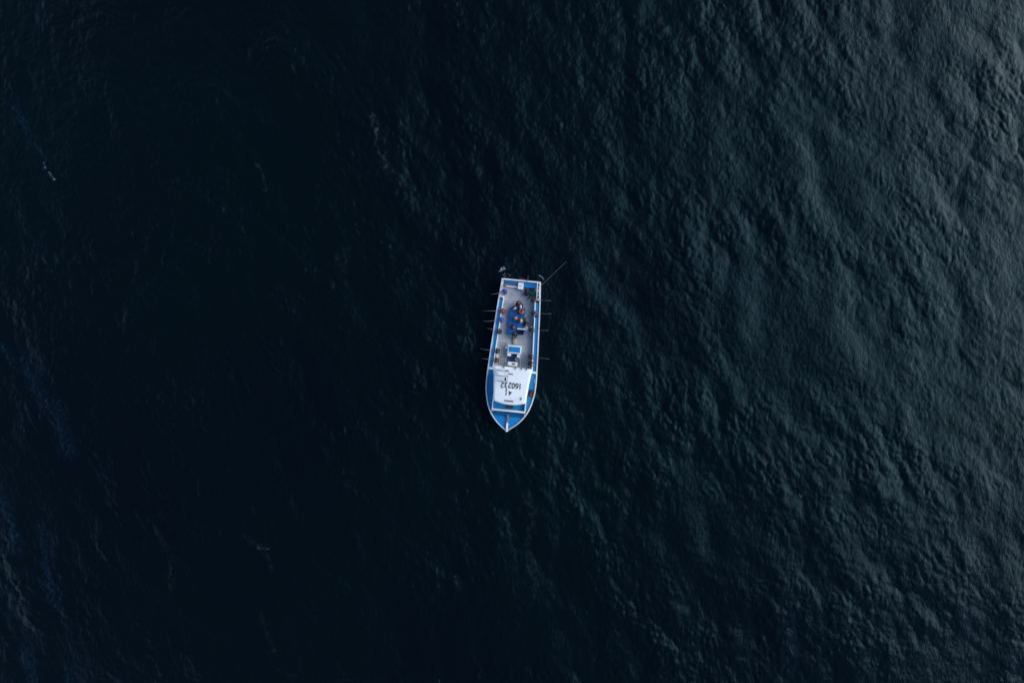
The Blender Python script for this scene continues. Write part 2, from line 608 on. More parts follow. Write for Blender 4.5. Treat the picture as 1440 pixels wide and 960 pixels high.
# stem post with a weathered plank running back
bm = bmesh.new()
box(bm, -0.10, 0.10, 5.85, 6.75, 1.62, 1.72, 0.015)
for v in bm.verts:
    v.co.z += sheer(v.co.y) - sheer(6.2)
finish('bow_plank', bm, M['wood'], boat)
bm = bmesh.new()
box(bm, -0.10, 0.10, 6.60, 7.44, 1.72, 1.88, 0.03, 0.8)
ball(bm, (0, 7.38, 1.86), 0.12, 0.10, 0.10)
finish('stem_head', bm, M['white'], boat)
bm = bmesh.new()
tube(bm, [(-0.22, 7.32, 1.9), (0.22, 7.32, 1.9)], 0.04)
tube(bm, [(0.0, 7.30, 1.80), (0.0, 7.32, 1.92)], 0.05)
finish('bow_roller', bm, M['steel'], boat, True)

# breakwater frame in front of the house, blue well inside it
bm = bmesh.new()
box(bm, -1.52, 1.52, 4.30, 5.37, 1.20, 1.46, 0.01)
finish('forward_well', bm, M['blue'], boat)
bm = bmesh.new()
box(bm, -1.62, 1.62, 5.375, 5.54, 1.22, 1.86, 0.02)
finish('breakwater', bm, M['white'], boat)
for s in (1, -1):
    bm = bmesh.new()
    box(bm, s * 1.525, s * 1.62, 4.10, 5.372, 1.22, 1.86, 0.015)
    finish('breakwater', bm, M['white'], boat)
bm = bmesh.new()
box(bm, -0.42, 0.22, 4.86, 5.20, 1.46, 1.60, 0.03)
hatch = finish('forward_hatch', bm, M['dark'], boat)

# ------------------------------------------------------------------ wheelhouse
bm = bmesh.new()
WH = [(-1.60, 1.62), (1.60, 1.62), (1.62, 2.6), (1.50, 4.18), (0.8, 4.38), (0, 4.44), (-0.8, 4.38), (-1.50, 4.18), (-1.62, 2.6)]
prism(bm, WH, 0.62, 3.06)
house = finish('wheelhouse', bm, M['white'], boat)
# roof with camber, overhang and curved front edge
RF = [(1.81, 1.24), (-1.84, 1.24), (-1.80, 1.7), (-1.70, 2.4), (-1.64, 3.1), (-1.56, 4.1), (-1.47, 4.50), (-1.1, 4.62), (-0.7, 4.70), (0, 4.76), (0.7, 4.70), (1.1, 4.62),
      (1.50, 4.50), (1.58, 4.1), (1.66, 3.3), (1.72, 2.4), (1.76, 1.7)]
bm = bmesh.new()


def camber(x, y, z=3.16):
    return z + 0.05 * (1 - (x / 1.8) ** 2)


nx_, ny_ = 16, 18
grid_t, grid_b = [], []
yy0 = [p for p in RF]


def roof_x(y):
    r = sorted([(p[1], abs(p[0])) for p in RF if p[0] < 0])
    return float(np.interp(y, [a for a, _ in r], [c for _, c in r]))


def roof_front(x):
    return 4.76 - 0.26 * (abs(x) / 1.5) ** 2


for j in range(ny_ + 1):
    rt, rb = [], []
    for i in range(nx_ + 1):
        u = -1 + 2 * i / nx_
        t = j / ny_
        y = 1.24 + t * 3.26
        x = u * roof_x(min(y, 4.5))
        y = 1.24 + t * (roof_front(x) - 1.24)
        rt.append(bm.verts.new((x, y, camber(x, y))))
        rb.append(bm.verts.new((x, y, camber(x, y) - 0.11)))
    grid_t.append(rt)
    grid_b.append(rb)
for j in range(ny_):
    for i in range(nx_):
        bm.faces.new((grid_t[j][i], grid_t[j][i + 1], grid_t[j + 1][i + 1], grid_t[j + 1][i]))
        bm.faces.new((grid_b[j][i], grid_b[j + 1][i], grid_b[j + 1][i + 1], grid_b[j][i + 1]))
for j in range(ny_):
    for i in (0, nx_):
        bm.faces.new((grid_t[j][i], grid_t[j + 1][i], grid_b[j + 1][i], grid_b[j][i]))
for i in range(nx_):
    for j in (0, ny_):
        bm.faces.new((grid_t[j][i], grid_t[j][i + 1], grid_b[j][i + 1], grid_b[j][i]))
finish('roof', bm, M['white'], house, True)
bpy.context.view_layer.update()
# windows and door
for x0, x1 in ((-1.05, -0.40), (-0.32, 0.32), (0.40, 1.05)):
    bm = bmesh.new()
    yf = 4.42 if abs(x0 + x1) < 0.1 else 4.36
    box(bm, x0, x1, yf, yf + 0.06, 2.2, 2.85, 0.01)
    finish('window', bm, M['glass'], house)
for s in (1, -1):
    for y0 in (2.0, 2.75, 3.4):
        bm = bmesh.new()
        box(bm, s * 1.58, s * 1.645, y0, y0 + 0.55, 2.1, 2.75, 0.01)
        finish('window', bm, M['glass'], house)
bm = bmesh.new()
box(bm, -0.9, -0.25, 1.585, 1.617, 0.66, 2.5, 0.01)
finish('door', bm, M['blue'], house)
bm = bmesh.new()
box(bm, 0.1, 1.2, 1.575, 1.617, 1.6, 2.4, 0.01)
finish('window', bm, M['glass'], house)


# lettering on the roof, brushed strokes one mesh per character
def arc(cx, cy, rx, ry, a0, a1, n_=10):
    return [(cx + rx * math.cos(R(a0 + (a1 - a0) * k / n_)), cy + ry * math.sin(R(a0 + (a1 - a0) * k / n_))) for k in range(n_ + 1)]


GLYPH = {
    '1': [[(-.18, .30), (0.04, .5), (0.04, -.5)]],
    '6': [[(.38, .40), (.15, .5), (-.15, .42), (-.40, .10), (-.42, -.18)] + arc(0, -.20, .42, .30, 180, 540, 16)],
    '0': [arc(0, 0, .42, .5, 90, 450, 20)],
    '2': [arc(0, .22, .40, .28, 165, -20, 9) + [(-.42, -.5), (.44, -.5)]],
    '3': [arc(-.02, .25, .40, .25, 150, -80, 9) + arc(-.02, -.23, .42, .27, 80, -150, 9)],
    '4': [[(.18, -.5), (.18, .5), (-.44, -.18), (.46, -.18)]],
}


def painted(ch, x, y, wd, ht, th=0.085, name='painted_number'):
    bm = bmesh.new()
    for st in GLYPH[ch]:
        P = [Vector((x + px_ * wd, y + py_ * ht)) for px_, py_ in st]
        prev = None
        for i, p in enumerate(P):
            d0 = (P[i] - P[i - 1]).normalized() if i else (P[1] - P[0]).normalized()
            d1 = (P[i + 1] - P[i]).normalized() if i < len(P) - 1 else d0
            t_ = (d0 + d1)
            t_ = t_.normalized() if t_.length > 0.2 else d1
            nn = Vector((-t_.y, t_.x)) * (th / 2) / max(0.55, abs(t_.dot(d1)))
            r0 = []
            for q in (p + nn, p - nn):
                zz = camber(q.x, 0)
                r0 += [bm.verts.new((q.x, q.y, zz + 0.012)), bm.verts.new((q.x, q.y, zz - 0.004))]
            if prev:
                for a_, c_ in ((0, 2), (2, 3), (3, 1), (1, 0)):
                    bm.faces.new((prev[a_], prev[c_], r0[c_], r0[a_]))
            prev = r0
    return finish(name, bm, M['ink'], house)


for ch, qx, qy in zip('160232', (731.5, 726.8, 721.8, 717.0, 711.8, 706.4), (543.0, 542.8, 542.2, 541.8, 541.5, 541.3)):
    lx, ly = at_boat(qx, qy, 3.25)
    painted(ch, lx, ly, 0.27, 0.46, 0.12 if ch == '1' else 0.095)
lx, ly = at_boat(717.2, 552.6, 3.25)
painted('4', lx, ly, 0.30, 0.36, 0.10)
lx, ly = at_boat(712.0, 550.6, 3.25)
painted('1', lx, ly, 0.20, 0.56, 0.13)
bm = bmesh.new()
box(bm, -0.36, 0.46, 4.33, 4.47, 3.19, 3.245, 0.01)
finish('roof_grille', bm, M['greyink'], house)
bm = bmesh.new()
box(bm, -1.12, -1.02, 3.95, 4.20, 3.18, 3.30, 0.01)
finish('roof_vent', bm, M['steel'], house)
# floodlights along the after edge of the roof
for q in ((708.5, 516.8), (725.0, 518.4), (733.6, 519.4), (740.4, 520.2)):
    lx, ly = at_boat(q[0], q[1], 3.3)
    bm = bmesh.new()
    box(bm, lx - 0.06, lx + 0.06, 1.20, 1.36, 3.21, 3.33, 0.02)
    tube(bm, [(lx, 1.30, 3.14), (lx, 1.30, 3.22)], 0.02)
    finish('floodlight', bm, M['greyink'], house)
# tubular antenna rack over the after left part of the roof
x0, y0 = at_boat(697.5, 520.0, 4.0)
x1, y1 = at_boat(713.8, 536.5, 4.0)
ym = at_boat(705, 528.3, 4.0)[1]
bm = bmesh.new()
r_ = 0.032
for xa in (x0, x1):
    tube(bm, [(xa, y0, 4.0), (xa, y1 if xa == x0 else y1 + 0.22, 4.0)], r_)
for ya in (y0, ym, y1):
    tube(bm, [(x0, ya, 4.0), (x1, ya, 4.0)], r_)
for xa in (x0, x1):
    for ya in (y0, y1):
        tube(bm, [(xa, ya, 4.0), (xa, ya, 3.17)], 0.028)
finish('antenna_rack', bm, M['steel'], house)
bm = bmesh.new()
mx_, my_ = at_boat(713.5, 520.8, 4.3)
tube(bm, [(mx_, my_, 3.17), (mx_, my_, 5.0)], 0.035, 0.02)
tube(bm, [(mx_, my_, 4.2), (mx_ - 0.25, my_ + 0.18, 4.2)], 0.02)
ball(bm, (mx_, my_, 4.95), 0.08)
finish('mast', bm, M['greyink'], house)
bm = bmesh.new()
hx, hy = at_boat(718.5, 525.8, 3.6)
tube(bm, [(hx + 0.24, hy, 3.62), (hx - 0.08, hy, 3.62), (hx - 0.17, hy, 3.62)], 0.05, 0.075, n=10)
tube(bm, [(hx, hy, 3.17), (hx, hy, 3.6)], 0.02)
finish('horn', bm, M['greyink'], house)
bm = bmesh.new()
hx, hy = at_boat(710.7, 532.8, 3.8)
ball(bm, (hx, hy, 3.8), 0.10, 0.17, 0.1)
tube(bm, [(hx, hy, 3.17), (hx, hy, 3.8)], 0.02)
finish('searchlight', bm, M['ink'], house)
bm = bmesh.new()
hx, hy = at_boat(704, 523.4, 3.9)
bmesh.ops.create_cone(bm, cap_ends=True, segments=24, radius1=0.30, radius2=0.27, depth=0.22, matrix=Matrix.Translation((hx, hy, 3.85)))
tube(bm, [(hx, hy, 3.17), (hx, hy, 3.75)], 0.06)
finish('radar_dome', bm, M['white'], house, False)

# ------------------------------------------------------------------ engine hatch amidships
bm = bmesh.new()
box(bm, -0.66, 0.66, -0.80, -0.02, 0.62, 1.20, 0.03)
eh = finish('engine_hatch', bm, M['white'], boat)
bm = bmesh.new()
box(bm, -0.55, 0.55, -0.68, -0.15, 1.20, 1.245, 0.015)
finish('lid', bm, M['blue_lid'], eh)
for s, a, b2 in ((1, 0.28, 0.66), (-1, 0.30, 0.58)):
    bm = bmesh.new()
    box(bm, s * a, s * b2, 0.0, 0.26 if s == 1 else 0.34, 0.62, 1.10, 0.02)
    finish('step', bm, M['white'], eh)
bm = bmesh.new()
lx, ly = at_boat(712.4, 488.4, 1.1)
box(bm, lx - 0.13, lx + 0.13, ly - 0.12, ly + 0.12, 0.62, 0.98, 0.03)
finish('vent_box', bm, M['white'], boat)
bm = bmesh.new()
box(bm, -0.42, 0.52, 0.80, 1.16, 0.62, 1.32, 0.03)
cab = finish('control_cabinet', bm, M['white'], boat)
bm = bmesh.new()
box(bm, -0.17, 0.09, 0.90, 1.04, 1.32, 1.345, 0.008)
finish('display', bm, M['glass'], cab)
# hauler with drum beside the cabinet
bm = bmesh.new()
tube(bm, [(-0.32, 0.50, 0.62), (-0.32, 0.50, 0.95)], 0.09)
tube(bm, [(-0.62, 0.50, 0.95), (-0.10, 0.50, 0.95)], 0.12, n=14)
tube(bm, [(-0.52, 0.44, 0.95), (-0.48, 0.44, 0.95)], 0.2, n=14)
tube(bm, [(-0.16, 0.44, 0.95), (-0.12, 0.44, 0.95)], 0.2, n=14)
tube(bm, [(-0.55, 0.7, 0.62), (-0.60, 0.9, 0.9), (-0.56, 1.15, 0.66)], 0.04)
finish('line_hauler', bm, M['steel'], boat)
# steel gratings let into the deck by the hatch
for x0, x1, ya, yb in ((0.86, 1.42, -0.95, 1.15), (-1.5, -0.86, -0.2, 1.15)):
    bm = bmesh.new()
    for i in range(4):
        xx = x0 + (x1 - x0) * i / 3
        box(bm, xx - 0.02, xx + 0.02, ya, yb, 0.62, 0.645)
    k = int((yb - ya) / 0.30)
    for i in range(k + 1):
        y_ = ya + (yb - ya) * i / k
        box(bm, x0, x1, y_ - 0.018, y_ + 0.018, 0.62, 0.641)
    finish('deck_grating', bm, M['steel'], boat)
# pipe at left, dark tube standing in for the right bulwark's shade edge, and rod holders on both rails
for s in (1, -1):
    bm = bmesh.new()
    tube(bm, [(s * (hw(y) - WD - 0.16), y, 0.80) for y in (-4.2, -2.5, -1.0, 0.2, 1.2)], 0.035)
    finish('pipe_and_shade_line', bm, M['steel'] if s == 1 else M['wood'], boat, True)
# blue raised fish-hold covers amidships
for x0, x1, ya, yb in ((0.06, 0.84, -4.45, -1.80), (-0.66, 0.055, -4.50, -1.88)):
    bm = bmesh.new()
    box(bm, x0, x1, ya, yb, 0.62, 1.02, 0.03)
    hc = finish('fish_hold', bm, M['blue_box'], boat)
    k = 4
    for i in range(k):
        a = ya + 0.04 + (yb - ya - 0.08) * i / k
        c = ya + 0.04 + (yb - ya - 0.08) * (i + 1) / k
        bm = bmesh.new()
        box(bm, x0 + 0.04, x1 - 0.04, a + 0.015, c - 0.015, 1.02, 1.06, 0.012)
        finish('cover_board', bm, M['blue_box'], hc)
# brackets on the right side
for q, (wx_, wy_) in {'a': ((751.6, 443.5), (0.22, 0.55)), 'b': ((749.5, 460.8), (0.42, 0.16)), 'c': ((748.4, 466.3), (0.42, 0.10))}.items():
    lx, ly = at_boat(wx_[0], wx_[1], 1.0)
    bm = bmesh.new()
    box(bm, lx - wy_[0] / 2, lx + wy_[0] / 2, ly - wy_[1] / 2, ly + wy_[1] / 2, 0.62, 1.10, 0.02)
    finish('rod_bracket', bm, M['white'], boat)
bm = bmesh.new()
lx, ly = at_boat(749, 463.6, 1.0)
box(bm, lx - 0.2, lx + 0.2, ly - 0.14, ly + 0.14, 0.62, 0.98, 0.03)
finish('battery_box', bm, M['dark'], boat)
bm = bmesh.new()
lx, ly = at_boat(754.2, 444.8, 1.3)
box(bm, lx - 0.12, lx + 0.12, ly - 0.1, ly + 0.1, 1.18, 1.36, 0.03)
finish('cleat', bm, M['dark'], boat)
for s in (1, -1):
    for y_ in (-6.3, 2.4, 5.7):
        bm = bmesh.new()
        xx = s * (hw(y_) - 0.18)
        tube(bm, [(xx, y_ - 0.14, sheer(y_) + 0.06), (xx, y_ + 0.14, sheer(y_) + 0.06)], 0.03)
        tube(bm, [(xx, y_ - 0.05, sheer(y_) - 0.09), (xx, y_ - 0.05, sheer(y_) + 0.06)], 0.025)
        tube(bm, [(xx, y_ + 0.05, sheer(y_) - 0.09), (xx, y_ + 0.05, sheer(y_) + 0.06)], 0.025)
        finish('cleat', bm, M['steel'], boat)
# stern corner rail of pale tubing (right in the picture) and a light one on the left
bm = bmesh.new()
for xx in (-1.80, -1.56):
    tube(bm, [(xx, -7.0, 1.62), (xx - 0.02, -6.2, 1.66), (xx - 0.06, -5.45, 1.62)], 0.045)
for y_ in (-6.95, -6.6, -6.2, -5.8, -5.45):
    tube(bm, [(-1.82, y_, 1.62), (-1.55, y_, 1.62)], 0.03)
for y_ in (-6.95, -5.5):
    tube(bm, [(-1.82, y_, 1.62), (-1.82, y_, 0.64)], 0.035)
    tube(bm, [(-1.56, y_, 1.62), (-1.56, y_, 0.64)], 0.035)
finish('stern_rail', bm, M['rim'], boat, True)
bm = bmesh.new()
tube(bm, [(1.72, -6.95, 0.64), (1.72, -6.95, 1.7), (1.70, -6.45, 1.7), (1.70, -6.45, 0.64)], 0.03)
finish('stern_rail', bm, M['steel'], boat, True)
# flagstaff leaning out over the stern
bm = bmesh.new()
lx, ly = at_boat(741.9, 394.5, 1.3)
tube(bm, [(lx, ly + 0.05, 1.2), (lx, ly - 0.12, 1.9), (lx, ly - 0.32, 2.6)], 0.03, 0.018)
finish('flagstaff', bm, M['wood'], boat)
# small dark outdrive tucked under the transom
bm = bmesh.new()
box(bm, -0.35, 0.35, -7.45, -7.10, -0.4, 0.45, 0.05, 0.8)
finish('rudder_housing', bm, M['dark'], boat)


def on_boat(o, x, y, z, rz=0.0):
    """stand a top-level thing on the boat"""
    o.matrix_world = BOAT @ Matrix.Translation((x, y, z)) @ Matrix.Rotation(rz, 4, 'Z')
    return o


# ------------------------------------------------------------------ things on deck
lx, ly = at_boat(732.4, 402.0, 1.1)
t = empty('cool_box')
on_boat(t, lx, ly, 0.62)
tag(t, 'square white cool box on the blue stern deck beside the grey locker', 'cool box')
bm = bmesh.new()
box(bm, -0.25, 0.25, -0.32, 0.32, 0, 0.42, 0.03)
finish('box_body', bm, M['white'], t)
bm = bmesh.new()
box(bm, -0.26, 0.26, -0.33, 0.33, 0.423, 0.50, 0.02)
ld = finish('lid', bm, M['white'], t)
bm = bmesh.new()
tube(bm, [(-0.12, 0, 0.50), (-0.12, 0, 0.55), (0.12, 0, 0.55), (0.12, 0, 0.50)], 0.018)
finish('handle', bm, M['steel'], ld)

# green net heap
bm = bmesh.new()
rn = random.Random(5)
for i in range(34):
    a, r = rn.uniform(0, 6.28), rn.uniform(0, 0.42)
    c = Vector((math.cos(a) * r, math.sin(a) * r * 0.75, 0.10 + 0.22 * (1 - r / 0.45) + rn.uniform(-0.03, 0.05)))
    pts = []
    d = rn.uniform(0, 6.28)
    for k in range(9):
        d += rn.uniform(-0.9, 0.9)
        c = c + Vector((math.cos(d), math.sin(d), rn.uniform(-0.25, 0.25))) * 0.08
        c.z = max(0.04, c.z)
        pts.append(c.copy())
    tube(bm, pts, 0.045, 0.04, n=6)
ball(bm, (0, 0, 0.08), 0.48, 0.34, 0.26, 16, -0.3)
net = finish('fishing_net', bm, M['net'], None, True)
lx, ly = at_boat(750.2, 411.8, 0.9)
on_boat(net, lx, ly, 0.63, 0.3)
tag(net, 'heap of dark green fishing net in the stern corner beside the pale rail', 'fishing net')
# pale floats and a coil near the net
bm = bmesh.new()
ball(bm, (0, 0, 0.10), 0.10)
tube(bm, [(0, 0, 0.18), (0, 0, 0.24)], 0.02)
fl = finish('net_float', bm, M['tan'], None, True)
lx, ly = at_boat(752.8, 407.6, 1.0)
on_boat(fl, lx, ly, 0.86)
tag(fl, 'small cream net float lying on the green fishing net', 'float')

# folded dark blue tarp between hatch and cabinet
bm = bmesh.new()
g = []
rn = random.Random(9)
for j in range(13):
    row = []
    for i in range(15):
        u, v = i / 14, j / 12
        z = 0.20 + 0.06 * math.sin(u * 13 + v * 4) + 0.05 * math.sin(v * 17 - u * 5) + rn.uniform(-0.015, 0.015)
        if i in (0, 14) or j in (0, 12):
            z = 0.02
        row.append(bm.verts.new(((u - 0.5) * (0.75 + 0.1 * math.sin(v * 7)) + 0.02 * rn.random(), (v - 0.5) * (0.66 + 0.05 * math.sin(u * 9)), z)))
    g.append(row)
for j in range(12):
    for i in range(14):
        bm.faces.new((g[j][i], g[j][i + 1], g[j + 1][i + 1], g[j + 1][i]))
e_ = [e for e in bm.edges if e.is_boundary]
bmesh.ops.contextual_create(bm, geom=e_)
tp = finish('tarp', bm, M['blue_tarp'], None, True)
on_boat(tp, 0.18, 0.42, 0.625)
tag(tp, 'crumpled dark blue tarp on deck between the blue engine hatch and the white cabinet', 'tarp')

# tan canvas bag astern of the hatch
bm = bmesh.new()
box(bm, -0.2, 0.2, -0.30, 0.30, 0, 0.24, 0.07, 0.85)
tube(bm, [(-0.1, -0.1, 0.22), (0, -0.1, 0.34), (0.1, -0.1, 0.22)], 0.015)
bg_ = finish('canvas_bag', bm, M['tan'], None, True)
lx, ly = at_boat(723.8, 480.0, 0.75)
on_boat(bg_, lx, ly, 0.62, 0.2)
tag(bg_, 'tan canvas bag on the grey deck just behind the blue engine hatch', 'bag')
# pale sack among the seated group
bm = bmesh.new()
ball(bm, (0, 0, 0.2), 0.26, 0.34, 0.22, 16)
ball(bm, (0.02, 0.3, 0.25), 0.12, 0.12, 0.1)
for v in bm.verts:
    v.co.z = max(v.co.z, 0.0)
sk = finish('sack', bm, cloth((0.42, 0.42, 0.52)), None, True)
lx, ly = at_boat(738.8, 460.6, 0.8)
on_boat(sk, lx, ly, 0.62, 0.5)
tag(sk, 'pale lilac grey sack on deck beside the black-clad sitters at the fish hold', 'sack')
# serving tray and dark crate on the fish hold
bm = bmesh.new()
box(bm, -0.42, 0.42, -0.07, 0.07, 0, 0.05, 0.015)
pk = finish('plank', bm, M['white'], None)
lx, ly = at_boat(733.3, 462.6, 1.1)
on_boat(pk, lx, ly, 1.062)
tag(pk, 'short white plank laid across the blue fish hold above the dark crate', 'plank')
bm = bmesh.new()
box(bm, -0.26, 0.26, -0.22, 0.22, 0, 0.03)
for a, b2, c, d in ((-0.26, 0.26, -0.22, -0.19), (-0.26, 0.26, 0.19, 0.22), (-0.26, -0.23, -0.19, 0.19), (0.23, 0.26, -0.19, 0.19)):
    box(bm, a, b2, c, d, 0.0, 0.26)
ck = finish('fish_crate', bm, cloth((0.012, 0.016, 0.05)), None)
lx, ly = at_boat(732.6, 467.0, 1.1)
on_boat(ck, lx, ly, 1.062)
tag(ck, 'open dark navy crate on the bow end of the blue fish hold', 'crate')
# tackle boxes along the rails
for (qx, qy), col, lb in (((699.6, 500.6), (0.62, 0.55, 0.52), 'small pale tackle box at the left rail beside the navy-jacketed angler'),
                          ((748.6, 507.0), (0.40, 0.42, 0.40), 'small grey tackle box at the right rail between two dark-clad anglers'),
                          ((709.5, 425.0), (0.34, 0.36, 0.40), 'small grey tackle box at the left rail behind the red-jacketed angler')):
    t = empty('tackle_box')
    lx, ly = at_boat(qx, qy, 0.8)
    on_boat(t, lx, ly, 0.62)
    tag(t, lb, 'tackle box')
    bm = bmesh.new()
    box(bm, -0.13, 0.13, -0.18, 0.18, 0, 0.22, 0.02)
    finish('box_body', bm, cloth(col), t)
    bm = bmesh.new()
    box(bm, -0.135, 0.135, -0.185, 0.185, 0.222, 0.26, 0.015)
    finish('lid', bm, cloth(tuple(c * 0.9 for c in col)), t)


# ------------------------------------------------------------------ people
def skin_mesh(verts, edges, radii, root=0, level=1):
    me = bpy.data.meshes.new('skin_src')
    me.from_pydata([tuple(v) for v in verts], edges, [])
    o = bpy.data.objects.new('skin_src', me)
    C.objects.link(o)
    md = o.modifiers.new('s', 'SKIN')
    md.use_smooth_shade = True
    sk_ = me.skin_vertices[0].data
    for i, r in enumerate(radii):
        r = r if isinstance(r, tuple) else (r, r)
        sk_[i].radius = r
        sk_[i].use_root = (i == root)
    if level:
        ms = o.modifiers.new('d', 'SUBSURF')
        ms.levels = level
        ms.render_levels = level
    bpy.context.view_layer.update()
    out = bpy.data.meshes.new_from_object(o.evaluated_get(bpy.context.evaluated_depsgraph_get()))
    bpy.data.objects.remove(o)
    bpy.data.meshes.remove(me)
    return out


def pose(kind):
    """joint positions, facing +Y, feet (or seat) origin on the ground"""
    J = {}
    if kind == 'stand':
        J = dict(pel=(0, -0.03, .95), spi=(0, 0.0, 1.14), che=(0, 0.05, 1.33), nec=(0, 0.08, 1.49), hea=(0, .11, 1.58), top=(0, .12, 1.67))
        for s, q in ((1, 'r'), (-1, 'l')):
            J['sh' + q] = (s * .185, .05, 1.41)
            J['el' + q] = (s * .235, .16, 1.16)
            J['wr' + q] = (s * (.07 if s == 1 else .10), .36 + (.10 if s == 1 else 0), 1.20)
            J['pa' + q] = (s * .04, .43 + (.10 if s == 1 else 0), 1.21)
            J['hi' + q] = (s * .10, -.03, .88)
            J['kn' + q] = (s * .14, .05, .50)
            J['an' + q] = (s * .15, -.02, .09)
            J['to' + q] = (s * .17, .14, .045)
    elif kind == 'sit':
        J = dict(pel=(0, 0, .12), spi=(0, .03, .30), che=(0, .10, .48), nec=(0, .17, .62), hea=(0, .23, .70), top=(0, .26, .78))
        for s, q in ((1, 'r'), (-1, 'l')):
            J['sh' + q] = (s * .185, .11, .55)
            J['el' + q] = (s * .25, .22, .32)
            J['wr' + q] = (s * .13, .42, .30)
            J['pa' + q] = (s * .10, .49, .29)
            J['hi' + q] = (s * .10, .02, .10)
            J['kn' + q] = (s * .17, .44, .12)
            J['an' + q] = (s * .16, .46, -.31)
            J['to' + q] = (s * .18, .62, -.355)
    else:      # crouch: squatting with arms reaching down in front
        J = dict(pel=(0, -.10, .32), spi=(0, .02, .48), che=(0, .16, .62), nec=(0, .28, .72), hea=(0, .36, .78), top=(0, .42, .85))
        for s, q in ((1, 'r'), (-1, 'l')):
            J['sh' + q] = (s * .185, .20, .66)
            J['el' + q] = (s * .27, .32, .45)
            J['wr' + q] = (s * .13, .50, .32)
            J['pa' + q] = (s * .09, .57, .28)
            J['hi' + q] = (s * .11, -.08, .30)
            J['kn' + q] = (s * .20, .28, .46)
            J['an' + q] = (s * .16, .02, .09)
            J['to' + q] = (s * .19, .18, .045)
    return J


PROTO = {}


